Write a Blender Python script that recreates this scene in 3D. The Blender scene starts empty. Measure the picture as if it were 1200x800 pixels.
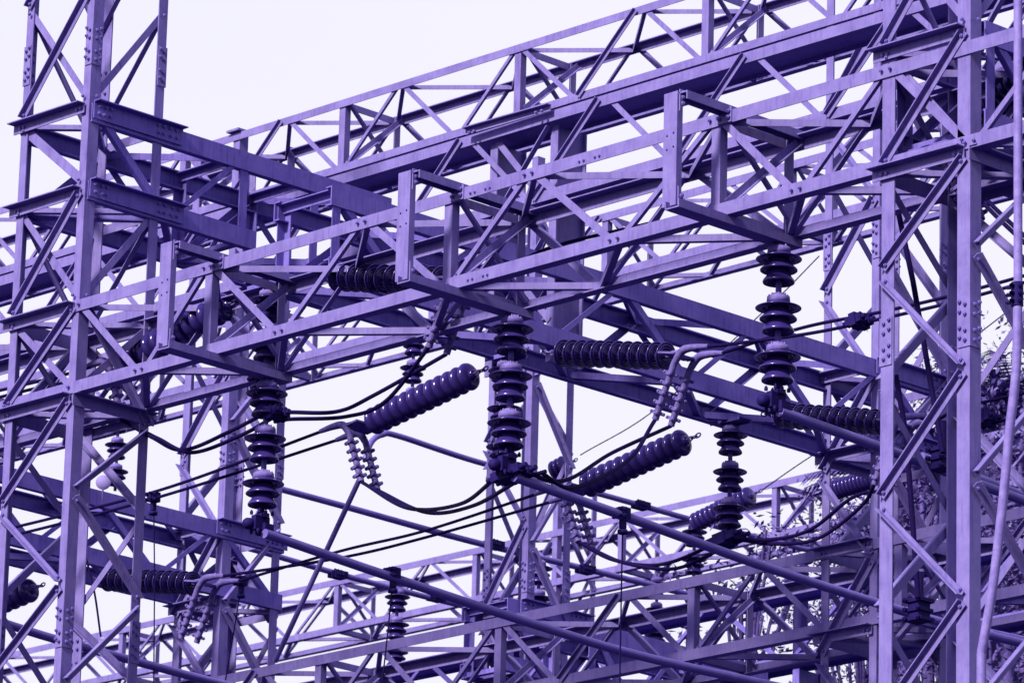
import bpy, math, random
from mathutils import Vector as V, Matrix
random.seed(7)
SC = bpy.context.scene
# ------------------------------------------------------------------ camera
FPX = 6276.307                                   # focal length in pixels of a 1200 px wide frame
RW = ((0.70196602, -0.18262085, -0.68839911),    # world axes in camera axes (x right, y down, z forward)
      (0.71173965,  0.21501356,  0.66872703),
      (0.02589165, -0.95938459,  0.28091071))
EYE = V((0, 0, 1.6))
cd = bpy.data.cameras.new('camera'); cam = bpy.data.objects.new('camera', cd)
SC.collection.objects.link(cam); SC.camera = cam
cam.matrix_world = Matrix(((RW[0][0], -RW[0][1], -RW[0][2], 0), (RW[1][0], -RW[1][1], -RW[1][2], 0),
                           (RW[2][0], -RW[2][1], -RW[2][2], 1.6), (0, 0, 0, 1)))
cd.sensor_width = 36; cd.lens = FPX / 1200 * 36; cd.clip_end = 6000; cd.clip_start = .5
cd.dof.use_dof = True; cd.dof.focus_distance = 37.0; cd.dof.aperture_fstop = 10
# ------------------------------------------------------------------ daylight
SUNV = V((0.09, -0.80, 0.60)).normalized()
w = bpy.data.worlds.new('World'); SC.world = w; w.use_nodes = True
nt = w.node_tree; nt.nodes.clear()
out = nt.nodes.new('ShaderNodeOutputWorld')
sky = nt.nodes.new('ShaderNodeTexSky'); sky.sky_type = 'NISHITA'; sky.sun_disc = False
sky.sun_elevation = math.asin(SUNV.z); sky.sun_rotation = math.atan2(SUNV.x, SUNV.y)
sky.air_density = 1; sky.dust_density = 3
b1 = nt.nodes.new('ShaderNodeBackground'); b1.inputs[1].default_value = 0.05
mx = nt.nodes.new('ShaderNodeMixRGB'); mx.blend_type = 'MULTIPLY'; mx.inputs[0].default_value = 1
mx.inputs[2].default_value = (.30, .24, .42, 1)
nt.links.new(sky.outputs[0], mx.inputs[1]); nt.links.new(mx.outputs[0], b1.inputs[0])
b2 = nt.nodes.new('ShaderNodeBackground'); b2.inputs[1].default_value = 0.515
tc = nt.nodes.new('ShaderNodeTexCoord'); ns = nt.nodes.new('ShaderNodeTexNoise')
ns.inputs['Scale'].default_value = 2.2; ns.inputs['Detail'].default_value = 4
cr = nt.nodes.new('ShaderNodeValToRGB')
cr.color_ramp.elements[0].position = .3; cr.color_ramp.elements[0].color = (.800, .775, .845, 1)
cr.color_ramp.elements[1].position = .7; cr.color_ramp.elements[1].color = (.880, .860, .885, 1)
nt.links.new(tc.outputs['Generated'], ns.inputs['Vector']); nt.links.new(ns.outputs[0], cr.inputs[0])
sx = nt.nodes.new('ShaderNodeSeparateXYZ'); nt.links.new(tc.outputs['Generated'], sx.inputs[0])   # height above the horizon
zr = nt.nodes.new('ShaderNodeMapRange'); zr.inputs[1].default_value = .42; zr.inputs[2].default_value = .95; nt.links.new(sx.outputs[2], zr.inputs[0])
zm = nt.nodes.new('ShaderNodeMixRGB'); zm.inputs[2].default_value = (.40, .33, 1.15, 1)  # violet upper sky, out of frame, added to tint ambient light on shaded steel
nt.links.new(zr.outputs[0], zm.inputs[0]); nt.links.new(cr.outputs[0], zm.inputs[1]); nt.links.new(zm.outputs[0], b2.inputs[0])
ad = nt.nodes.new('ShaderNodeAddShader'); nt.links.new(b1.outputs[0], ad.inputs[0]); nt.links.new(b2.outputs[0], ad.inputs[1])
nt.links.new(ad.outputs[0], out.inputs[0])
sd = bpy.data.lights.new('sun', 'SUN'); sd.energy = 5.0; sd.angle = math.radians(7); sd.color = (1, .98, .74)
so = bpy.data.objects.new('sun', sd); SC.collection.objects.link(so)
so.rotation_euler = (-SUNV).to_track_quat('-Z', 'Y').to_euler()
SC.view_settings.view_transform = 'Standard'; SC.view_settings.look = 'None'
SC.view_settings.exposure = 1.0; SC.view_settings.gamma = 1; SC.view_settings.use_curve_mapping = False
try:
    SC.cycles.max_bounces = 4; SC.cycles.diffuse_bounces = 3
except Exception: pass

# ------------------------------------------------------------------ materials
def mat(name, c0, c1, rough=.55, metal=0.0, scale=6, spec=.4, bump=.0, bscale=60):
    m = bpy.data.materials.new(name); m.use_nodes = True; t = m.node_tree
    b = t.nodes['Principled BSDF']
    tx = t.nodes.new('ShaderNodeTexCoord'); n1 = t.nodes.new('ShaderNodeTexNoise')
    n1.inputs['Scale'].default_value = scale; n1.inputs['Detail'].default_value = 8; n1.inputs['Roughness'].default_value = .7
    r = t.nodes.new('ShaderNodeValToRGB'); r.color_ramp.elements[0].position = .32; r.color_ramp.elements[1].position = .68
    r.color_ramp.elements[0].color = (*c0, 1); r.color_ramp.elements[1].color = (*c1, 1)
    t.links.new(tx.outputs['Object'], n1.inputs['Vector']); t.links.new(n1.outputs[0], r.inputs[0])
    t.links.new(r.outputs[0], b.inputs['Base Color'])
    rr = t.nodes.new('ShaderNodeMapRange'); rr.inputs[3].default_value = rough - .08; rr.inputs[4].default_value = min(1, rough + .1)
    t.links.new(n1.outputs[0], rr.inputs[0]); t.links.new(rr.outputs[0], b.inputs['Roughness'])
    b.inputs['Specular Tint'].default_value = (.62, .52, 1, 1)
    b.inputs['Metallic'].default_value = metal; b.inputs['Specular IOR Level'].default_value = spec
    if bump:
        n2 = t.nodes.new('ShaderNodeTexNoise'); n2.inputs['Scale'].default_value = bscale; n2.inputs['Detail'].default_value = 5
        bp = t.nodes.new('ShaderNodeBump'); bp.inputs['Strength'].default_value = bump; bp.inputs['Distance'].default_value = .004
        t.links.new(tx.outputs['Object'], n2.inputs['Vector']); t.links.new(n2.outputs[0], bp.inputs['Height'])
        t.links.new(bp.outputs[0], b.inputs['Normal'])
    return m
STEEL = mat('galvanised_steel', (.088, .067, .242), (.138, .108, .330), .55, 0, 5, .35, .15, 90)
def weather(m, k=.22):
    t = m.node_tree; b = t.nodes['Principled BSDF']; src = b.inputs['Base Color'].links[0].from_socket
    tx = t.nodes.new('ShaderNodeTexCoord'); mp = t.nodes.new('ShaderNodeMapping'); mp.inputs['Scale'].default_value = (14, 14, 1.6)
    n = t.nodes.new('ShaderNodeTexNoise'); n.inputs['Scale'].default_value = 2.5; n.inputs['Detail'].default_value = 6; n.inputs['Roughness'].default_value = .65
    r = t.nodes.new('ShaderNodeValToRGB'); r.color_ramp.elements[0].position = .33; r.color_ramp.elements[1].position = .50
    r.color_ramp.elements[0].color = (1 - 1.6 * k, 1 - 1.9 * k, 1 - k, 1); r.color_ramp.elements[1].color = (1, 1, 1, 1)
    mm = t.nodes.new('ShaderNodeMixRGB'); mm.blend_type = 'MULTIPLY'; mm.inputs[0].default_value = 1
    t.links.new(tx.outputs['Object'], mp.inputs[0]); t.links.new(mp.outputs[0], n.inputs['Vector']); t.links.new(n.outputs[0], r.inputs[0])
    t.links.new(src, mm.inputs[1]); t.links.new(r.outputs[0], mm.inputs[2]); t.links.new(mm.outputs[0], b.inputs['Base Color'])
weather(STEEL, .16)
STEELB = mat('weathered_steel_shade_tint', (.078, .055, .27), (.122, .091, .365), .6, 0, 5, .3, .15, 90)  # bluer steel copy, mainly for side-facing trusses; shade tint put into the colour
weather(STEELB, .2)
BOLTM = mat('bolt_steel', (.07, .05, .24), (.12, .09, .34), .45, 0, 20, .5)
PORC = mat('brown_glazed_porcelain', (.016, .009, .085), (.026, .015, .12), .2, 0, 12, .5)
DISCM = mat('disc_porcelain', (.013, .007, .075), (.022, .013, .11), .18, 0, 12, .5)
CAPM = mat('insulator_cap_cement', (.08, .058, .24), (.15, .11, .36), .8, 0, 20, .2, .4, 50)
ALU = mat('aluminium_tube', (.065, .045, .23), (.10, .072, .30), .42, 0, 8, .5)
CABLE = mat('conductor_cable', (.003, .001, .028), (.006, .002, .04), .8, 0, 40, .08)
FIT = mat('cast_fitting', (.045, .032, .16), (.11, .08, .28), .6, 0, 25, .4, .3, 60)
DARKF = mat('dark_fitting', (.005, .002, .045), (.012, .006, .08), .7, 0, 25, .12)
CONDM = mat('painted_conduit', (.09, .066, .26), (.17, .13, .38), .6, 0, 14, .3, .3, 40)
LEAFM = mat('dark_leaves', (.04, .026, .14), (.09, .064, .25), .6, 0, 3, .3)
LEAF2 = mat('pale_leaves', (.06, .042, .20), (.12, .09, .30), .6, 0, 3, .3)
BARKM = mat('bark', (.05, .035, .16), (.10, .07, .26), .9, 0, 8, .1)
GROUNDM = mat('gravel', (.010, .006, .05), (.022, .014, .085), .95, 0, 3, .1, .5, 20)
CONCM = mat('concrete_footing', (.20, .17, .38), (.30, .26, .48), .9, 0, 6, .1)
SIGNM = mat('number_disc', (.16, .125, .36), (.19, .15, .40), .6, 0, 8, .2)

# ------------------------------------------------------------------ mesh helpers
class MB:
    def __init__(s): s.v = []; s.f = []; s.sm = []
    def add(s, vs, fs, smooth=False):
        o = len(s.v); s.v += [tuple(v) for v in vs]; s.f += [tuple(i + o for i in f) for f in fs]; s.sm += [smooth] * len(fs)
    def prism(s, prof, p, q, a, b):
        """profile points (u,v) on axes a,b swept from p to q"""
        n = len(prof); vs = [p + a * u + b * v for u, v in prof] + [q + a * u + b * v for u, v in prof]
        ax = (q - p)
        area = sum(prof[i][0] * prof[(i + 1) % n][1] - prof[(i + 1) % n][0] * prof[i][1] for i in range(n))
        flip = (a.cross(b).dot(ax) > 0) != (area > 0)
        fs = [(i, (i + 1) % n, n + (i + 1) % n, n + i) for i in range(n)]
        c1 = tuple(range(n - 1, -1, -1)); c2 = tuple(range(n, 2 * n))
        fs += [c1, c2]
        if flip: fs = [tuple(reversed(f)) for f in fs]
        s.add(vs, fs)
    def angle(s, p, q, d1, a, d2, b, t=.008):
        p = V(p); q = V(q); ax = (q - p).normalized()
        d1 = V(d1); d1 = (d1 - ax * d1.dot(ax)).normalized(); d2 = V(d2); d2 = (d2 - ax * d2.dot(ax) - d1 * d2.dot(d1)).normalized()
        s.prism([(0, 0), (a, 0), (a, t), (t, t), (t, b), (0, b)], p, q, d1, d2)
    def channel(s, p, q, up, h, out, b, t=.008):
        """web of height h centred on p-q, flanges towards out"""
        p = V(p); q = V(q); ax = (q - p).normalized(); up = V(up); up = (up - ax * up.dot(ax)).normalized()
        out = V(out); out = (out - ax * out.dot(ax) - up * out.dot(up)).normalized(); k = h / 2
        s.prism([(-k, 0), (k, 0), (k, b), (k - t, b), (k - t, t), (-k + t, t), (-k + t, b), (-k, b)], p, q, up, out)
    def ibeam(s, p, q, up, h, side, b, t=.01):
        """flanges (width b along side) at +-h/2 along up, web between"""
        p = V(p); q = V(q); k = h / 2; c = b / 2; e = t / 2
        s.prism([(-k, -c), (-k + t, -c), (-k + t, -e), (k - t, -e), (k - t, -c), (k, -c), (k, c), (k - t, c), (k - t, e), (-k + t, e), (-k + t, c), (-k, c)], p, q, V(up), V(side))
    def box(s, c, sx, sy, sz, a=V((1, 0, 0)), b=V((0, 1, 0))):
        c = V(c); z = a.cross(b)
        s.prism([(-sx / 2, -sy / 2), (sx / 2, -sy / 2), (sx / 2, sy / 2), (-sx / 2, sy / 2)], c - z * sz / 2, c + z * sz / 2, a, b)
    def tube(s, pts, r, n=10, rs=None):
        pts = [V(p) for p in pts]; m = len(pts); prev = None; vs = []
        for i, p in enumerate(pts):
            t = (pts[min(i + 1, m - 1)] - pts[max(i - 1, 0)]).normalized()
            if prev is None:
                h = V((0, 0, 1)) if abs(t.z) < .9 else V((1, 0, 0)); x = t.cross(h).normalized()
            else: x = (prev - t * prev.dot(t)).normalized()
            prev = x; y = t.cross(x); rr = rs[i] if rs else r
            vs += [p + (x * math.cos(2 * math.pi * k / n) + y * math.sin(2 * math.pi * k / n)) * rr for k in range(n)]
        fs = [(i * n + k, i * n + (k + 1) % n, (i + 1) * n + (k + 1) % n, (i + 1) * n + k) for i in range(m - 1) for k in range(n)]
        fs += [tuple(range(n - 1, -1, -1)), tuple(range((m - 1) * n, m * n))]
        s.add(vs, fs[:-2], True); s.add([vs[k] for k in range(n)] + vs[-n:], [tuple(range(n - 1, -1, -1)), tuple(range(n, 2 * n))])
    def lathe(s, prof, o, ax, n=28):
        """prof: (r, t) along axis ax from o"""
        ax = V(ax).normalized(); h = V((0, 0, 1)) if abs(ax.z) < .9 else V((1, 0, 0)); x = ax.cross(h).normalized(); y = ax.cross(x)
        o = V(o); vs = []
        for r, t in prof: vs += [o + ax * t + (x * math.cos(2 * math.pi * k / n) + y * math.sin(2 * math.pi * k / n)) * r for k in range(n)]
        s.add(vs, [(i * n + k, i * n + (k + 1) % n, (i + 1) * n + (k + 1) % n, (i + 1) * n + k) for i in range(len(prof) - 1) for k in range(n)], True)
    def bolt(s, p, n, r=.012, h=.014):
        """hexagonal nut with a stub of thread, standing on a surface with normal n"""
        n = V(n).normalized(); g = V((0, 0, 1)) if abs(n.z) < .9 else V((1, 0, 0)); x = n.cross(g).normalized(); y = n.cross(x); p = V(p)
        s.prism([(r * math.cos(math.pi * k / 3), r * math.sin(math.pi * k / 3)) for k in range(6)], p - n * .002, p + n * h, x, y)
        s.prism([(r * .5 * math.cos(math.pi * k / 3), r * .5 * math.sin(math.pi * k / 3)) for k in range(6)], p + n * h * .9, p + n * h * 1.45, x, y)
    def build(s, name, m, parent=None, fix=False):
        if name == 'bolts' and s.v and len(s.v) % 24 == 0:        # every nut is a part of its own, the surplus of a hundred is one piece
            n = len(s.v) // 24; nf = len(s.f) // n
            idx = sorted(range(n), key=lambda i: (s.v[24 * i][2] < 9, s.v[24 * i][1]))
            for part in [[i] for i in idx[:95]] + ([idx[95:]] if n > 95 else []):
                b = MB()
                for i in part: b.add(s.v[24 * i:24 * i + 24], [tuple(q - 24 * i for q in f) for f in s.f[nf * i:nf * i + nf]])
                o = b.build('bolt', m, parent)
                if len(part) > 1: o['kind'] = 'stuff'
            return o
        me = bpy.data.meshes.new(name); me.from_pydata(s.v, [], s.f)
        me.polygons.foreach_set('use_smooth', s.sm); me.materials.append(m); me.update()
        o = bpy.data.objects.new(name, me); SC.collection.objects.link(o)
        if parent: attach(o, parent)
        return o
def attach(o, parent):
    o.parent = parent; o.matrix_parent_inverse = Matrix.Translation(-parent['_org']) if '_org' in parent else Matrix.Identity(4)
ORG = {}
def attach(o, parent):
    o.parent = parent; o.matrix_parent_inverse = Matrix.Translation(-ORG.get(parent.name, V((0, 0, 0))))
def tag(o, label, cat, group=None, kind=None):
    if label: o['label'] = label
    if cat: o['category'] = cat
    if group: o['group'] = group
    if kind: o['kind'] = kind
    return o
def thing(name, label, cat, loc, group=None):
    e = bpy.data.objects.new(name, None); SC.collection.objects.link(e); e.location = loc; e.empty_display_size = .2
    ORG[e.name] = V(loc); return tag(e, label, cat, group)
def at(axis, val, px, py):
    """point of the photograph (1200x800 pixels) on the real plane axis = val"""
    c = (px - 600, py - 400, FPX); d = V([sum(RW[i][j] * c[j] for j in range(3)) for i in range(3)])
    return EYE + d * ((val - EYE[axis]) / d[axis])
def spline(pts, n=10):
    pts = [V(p) for p in pts]
    if len(pts) == 2: return [pts[0].lerp(pts[1], i / n) for i in range(n + 1)]
    q = [pts[0] * 2 - pts[1]] + pts + [pts[-1] * 2 - pts[-2]]; r = []
    for i in range(1, len(q) - 2):
        a, b, c, d = q[i - 1:i + 3]
        for k in range(n):
            t = k / n; r.append(.5 * ((2 * b) + (c - a) * t + (2 * a - 5 * b + 4 * c - d) * t * t + (3 * b - a - 3 * c + d) * t ** 3))
    r.append(pts[-1]); return r
X, Y, Z = V((1, 0, 0)), V((0, 1, 0)), V((0, 0, 1))

# ------------------------------------------------------------------ ground
g = MB(); S = 3000; g.add([(-S, -S, 0), (S, -S, 0), (S, S, 0), (-S, S, 0)], [(0, 1, 2, 3)])
tag(g.build('ground', GROUNDM), None, None, None, 'structure')

# ------------------------------------------------------------------ lattice girders
def girder(name, label, axis, o, w, z0, z1, nodes, top0, ca=.09, br=.055, posts=(), m=STEEL, group=None, heavy=False,
           end=None, bolts=False, channelv=False, planes=True, topphase=0, cat='girder', crossx=True, darkphase=2, lowend=None, flat=False):
    """box girder; axis 'U' runs along +X with its front face at y=o; axis 'V' runs along +Y with its front face at x=o.
    nodes: positions along the run; top0: first node of the front face is on the top chord."""
    if axis == 'U':
        A = X; D = Y; P = lambda s, d, z: V((s, o + d, z))
    else:
        A = Y; D = -X; P = lambda s, d, z: V((o - d, s, z))
    a0, a1 = end if end else (nodes[0] - .05, nodes[-1] + .05)
    t = thing(name, label, cat, P(a0, w / 2, z0), group)
    def mk(nm, f, mm=m):
        b = MB(); f(b); return b.build(nm, mm, t)
    if heavy:     # wide rolled beams laid flat as chords
        for zz in (z1 - .05, z0 + .05):
            mk('chord', lambda b: b.ibeam(P(a0, .15, zz), P(a1, .15, zz), D, .30, Z, .08, .012))
    elif channelv:
        for zz in (z1 - .07, z0 + .07):
            al = lowend if (lowend and zz < (z0 + z1) / 2) else a1
            mk('chord', lambda b: b.channel(P(a0, 0, zz), P(al, 0, zz), Z, .14, D, .06, .01))
            mk('chord', lambda b: b.channel(P(a0, w, zz), P(a1, w, zz), Z, .14, -D, .06, .01))
    else:
        mk('chord', lambda b: b.angle(P(a0, 0, z1), P(a1, 0, z1), -Z, ca, D, ca))
        mk('chord', lambda b: b.angle(P(a0, 0, z0), P(a1, 0, z0), Z, ca, D, ca))
    if not channelv and not flat:
        mk('chord', lambda b: b.angle(P(a0, w, z1), P(a1, w, z1), -Z, ca, -D, ca))
        mk('chord', lambda b: b.angle(P(a0, w, z0), P(a1, w, z0), Z, ca, -D, ca))
    def brace(b, p, q, nrm, outside, br=br):
        """angle brace in a plane with outward normal nrm"""
        ax = (q - p).normalized(); perp = ax.cross(nrm).normalized()
        if perp.z < 0: perp = -perp       # perp points up
        off = nrm * (.011 if outside else -.011)
        if outside: b.angle(p + perp * br / 2 + off, q + perp * br / 2 + off, -perp, br, nrm, br * .8, .007)
        else: b.angle(p - perp * br / 2 + off, q - perp * br / 2 + off, perp, br, -nrm, br * .8, .007)
    e = ca * .45 if not channelv else .07
    jb = MB() if bolts else None
    for face, d, nrm in ((0, 0, -D), (1, w, D))[:1 if flat else 2]:
        top = top0 if face == 0 else not top0
        for i in range(len(nodes) - 1):
            g_ = .035
            if top: p = P(nodes[i] + g_, d, z1 - e); q = P(nodes[i + 1] - g_, d, z0 + e)
            else: p = P(nodes[i] + g_, d, z0 + e); q = P(nodes[i + 1] - g_, d, z1 - e)
            up = q.z > p.z
            if lowend and face == 0 and (p if up else q).y > lowend + .1: top = not top; continue
            if face == 0: outside = up and (darkphase is None or i % 6 == darkphase)
            else: outside = not up
            wd = br * (.72 if (face == 0 and up and not outside) else 1)
            mk('diagonal_brace', lambda b: brace(b, p, q, nrm, outside, wd))
            if jb is not None and face == 0:
                for c in (p, q): jb.bolt(c + nrm * (.022 if outside else .009), nrm, .011, .012)
            top = not top
    ks = []
    for i, s_ in enumerate(nodes):
        near = any(abs(s_ - pp) < .2 for pp in posts)
        if near: ks.append(s_)
    for s_ in ks:
        for d, nrm in ((0, -D), (w, D)):
            mk('post', lambda b: b.angle(P(s_ + .04, d + (.012 if d == 0 else -.012), z0 + .01), P(s_ + .04, d + (.012 if d == 0 else -.012), z1 - .01), -A, .075, -nrm, .065))
        for zz, sg in ((z1 - .012, -1), (z0 + .012, 1)):
            mk('cross_strut', lambda b: b.angle(P(s_ + .02, .01, zz), P(s_ + .02, w - .01, zz), A * -1, .06, Z * sg, .06))
        if crossx:
            mk('sway_brace', lambda b: b.angle(P(s_ + .055, .03, z1 - .06), P(s_ + .055, w - .03, z0 + .06), Z, .05, A, .035, .006))
            mk('sway_brace', lambda b: b.angle(P(s_ + .095, .03, z0 + .06), P(s_ + .095, w - .03, z1 - .06), Z, .05, A, .035, .006))
    if planes:
        for zz, ph, sg in ((z1 - .022, topphase, -1), (z0 + .022, 1 - topphase, 1)):
            fr = (ph == 0)
            for i in range(len(nodes) - 1):
                p = P(nodes[i], .03 if fr else w - .03, zz); q = P(nodes[i + 1], w - .03 if fr else .03, zz)
                perp = (q - p).cross(Z).normalized()
                if perp.dot(D) < 0: perp = -perp
                mk('lateral_brace', lambda b: b.angle(p, q, perp, br * .9, Z * sg, br * .9, .006))
                fr = not fr
    if jb is not None: jb.build('bolts', BOLTM, t)
    return t, P, A, D

# long front girder
NA = [-30.4, -29.65, -28.85, -28.08, -27.36, -26.68, -25.92, -25.13, -24.31, -23.55, -22.76, -21.90, -21.20, -20.47, -19.80, -19.05, -18.3]
fg, P, A_, D_ = girder('box_girder', 'pale purple steel box girder in front carrying the three hanging frames and three front insulators', 'U', 22.989, .70, 11.72, 12.40, NA,
                       False, .084, .050, posts=(-26.68, -24.31, -21.90), bolts=True, topphase=1, darkphase=3)
# splice plates of the front girder
for (x, z, a) in ((-24.0, 12.356, 0), (-24.0, 11.764, 0), (-23.0, 12.356, 0)):
    b = MB(); b.box((x, 23.002, z), .26, .006, .06); pl = b.build('splice_plate', STEEL, fg)
    c = MB()
    for k in (-.09, -.05, .05, .09): c.bolt((x + k, 22.988, z - .01), -Y, .009, .009)
    c.build('bolts', BOLTM, pl)
# hanging frames on the front girder
frames = ((-26.66, 'left'), (-24.30, 'middle'), (-21.90, 'right'))
for i, (x, nm) in enumerate(frames):
    lab = ['steel channel frame clamped round the girder nearest the left tower', 'steel channel frame clamped round the girder, middle one of three',
           'steel channel frame clamped round the girder nearest the right tower'][i]
    t = thing('hanger_frame', lab, 'hanger frame', (x, 22.6, 11.66), 'channel frames round the front girder')
    b = MB(); b.channel((x, 22.59, 11.70), (x, 22.59, 12.44), X, .115, Y, .05, .009); pl = b.build('face_plate', STEEL, t)
    for dx, dz in ((-.025, .06), (-.025, -.03), (.03, .07), (.03, -.02)): h = MB(); h.lathe([(.0001, 0), (.0075, 0)], (x + dx, 22.5885, 12.10 + dz), -Y, 8); h.build('bolt_hole', DARKF, pl)
    b = MB(); b.channel((x + .09, 22.60, 12.43), (x + .09, 23.70, 12.43), X, .085, -Z, .055, .009); b.build('upper_arm', STEEL, t)
    b = MB(); b.channel((x + .06, 22.555, 11.665), (x + .06, 23.68, 11.665), X, .12, Z, .055, .009); b.build('lower_arm', STEEL, t)
    b = MB()
    b.prism([(0, 0), (0, .12), (.075, 0)], V((x + .062, 22.60, 11.70)), V((x + .071, 22.60, 11.70)), Y, Z)
    b.build('gusset_plate', STEEL, t); b = MB()
    b.prism([(0, 0), (0, -.14), (.08, 0)], V((x + .062, 22.60, 12.45)), V((x + .071, 22.60, 12.45)), Y, Z)
    gp = b.build('gusset_plate', STEEL, t)
    c = MB()
    for z in (11.72, 11.76, 12.36, 12.40, 12.43): c.bolt((x + .071, 22.622, z), X, .013, .015)
    for y in (22.66,): c.bolt((x + .071, y, 11.71), X, .013, .015); c.bolt((x + .071, y, 12.435), X, .013, .015)
    c.bolt((x - .02, 22.6, 11.70), -Y, .013, .02)
    c.build('bolts', BOLTM, gp)
    b = MB(); b.box((x + .09, 22.985, 12.37), .12, .01, .10); cp = b.build('clamp_plate', STEEL, t)
    c = MB()
    for k in (-.04, .04): c.bolt((x + .09 + k, 22.98, 12.35), -Y, .013, .016); c.bolt((x + .09 + k, 22.98, 12.39), -Y, .013, .016)
    c.build('bolts', BOLTM, cp)

# heavy middle girder (two wide flat beams)
ND = [-34.15 + .79 * k for k in range(22)]
girder('heavy_girder', 'girder of wide dark-bottomed beams crossing the whole picture behind the front girder', 'U', 26.0, .68, 13.52, 14.22, [-34.52 + .72 * k for k in range(23)],
       True, .08, .042, posts=(), m=STEEL, heavy=True, end=(-35, -18.6), flat=True, planes=False, darkphase=None)
# top far girder
NB = [-40.0 + .795 * k for k in range(26)]
NBs = [-38.98, -38.26, -37.54, -36.8, -36.08, -35.36, -34.64] + [-33.99 + .72 * k for k in range(23)]
girder('box_girder', 'highest slender box girder running along the top against the sky', 'U', 29.487, .68, 15.92, 16.58, NBs, True, .068, .042,
       posts=(-34.64, -32.49, -30.35, -28.2, -26.06, -23.9), m=STEEL, crossx=True, darkphase=1)
# lower rear girder
NG = [-41.96 + .72 * k for k in range(32)]
girder('box_girder', 'box girder rising across the lower right below the long grey tubes', 'U', 29.487, .70, 11.00, 11.67, NG, True, .084, .048,
       posts=(-39.08, -36.92, -34.76, -32.6, -30.44, -28.28, -26.12, -23.96), m=STEEL, darkphase=5)
girder('heavy_girder', 'dark heavy girder half hidden behind the lower rear girder', 'U', 33.0, .68, 11.90, 12.62, [-44 + .9 * k for k in range(26)], True, .08, .045,
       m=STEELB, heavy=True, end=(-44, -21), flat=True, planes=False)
girder('box_girder', 'distant pale girder seen through the gap right of the stout columns', 'U', 34.8, .66, 16.60, 17.27, [-46.6 + .8 * k for k in range(30)], False, .08, .042,
       posts=(-44.2, -41.8, -39.4, -37.0, -34.6, -32.2, -29.8), m=STEEL, crossx=True)
girder('box_girder', 'farthest pale girder crossing low behind the bus tubes and standing insulators', 'U', 43.5, .66, 16.70, 17.38, [-56 + .82 * k for k in range(36)], True, .08, .042,
       posts=(-51.9, -47.8, -45.3, -42.9, -40.4, -38.0, -35.5), m=STEEL, crossx=True)

# cantilever trusses running away from the camera
def vgirder(name, label, x, w, z0, z1, y0, y1, top0=True, n=None, splices=(), braces=.055, lowend=None):
    n = n or max(2, round((y1 - y0) / .72)); nd = [y0 + .06 + (y1 - y0 - .12) * k / n for k in range(n + 1)]
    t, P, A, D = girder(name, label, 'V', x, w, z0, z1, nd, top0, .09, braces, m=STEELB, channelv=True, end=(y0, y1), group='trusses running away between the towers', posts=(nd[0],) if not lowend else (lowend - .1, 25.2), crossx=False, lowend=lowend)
    for (s0, s1, zz) in splices:
        b = MB(); b.angle((x + .011, s0, zz), (x + .011, s1, zz), -Z, .13, X, .065); a = b.build('splice_angle', STEELB, t)
        c = MB()
        for s in (s0 + .05, s0 + .10, s0 + .15, s1 - .06, s1 - .12, s1 - .18, s1 - .24):
            for dz in (-.035, -.09): c.bolt((x + .020, s + random.uniform(-.01, .01), zz + dz), X, .012, .014)
        c.build('bolts', BOLTM, a)
    return t
vgirder('channel_truss', 'truss of flat channels reaching right from the upper part of the left tower', -28.046, .77, 13.15, 13.87, 23.02, 25.95, True, 4, [(23.02, 23.86, 13.885), (23.02, 23.9, 13.30)], lowend=24.62)
vgirder('channel_truss', 'truss of flat channels passing behind the three upper string insulators to the far right tower', -26.316, .60, 12.40, 13.07, 23.78, 30.32, True, 9, [(29.45, 30.33, 13.085), (29.3, 30.2, 12.54)])
vgirder('channel_truss', 'truss of flat channels low at left behind the left tower and the low horizontal insulator', -33.866, .60, 12.38, 13.03, 24.6, 30.2, False, 8, [(29.4, 30.22, 13.045)])
vgirder('channel_truss', 'truss of channels behind the top of the right tower', -19.795, .74, 11.86, 12.56, 23.12, 26.6, True, 5, [])
vgirder('channel_truss', 'truss of channels buried in the clutter at the bottom centre beside the middle tower', -33.676, .60, 12.28, 12.95, 32.75, 33.8, True, 2, [(32.9, 33.8, 12.965)])

qa = at(0, -30.3, 690, 728); qb = at(0, -30.3, 900, 785)
vgirder('channel_truss', 'short truss of channels near the bottom edge right of the centre', -30.3, .57, qa.z - .67, qa.z, qa.y, qb.y, True, 4)
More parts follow.
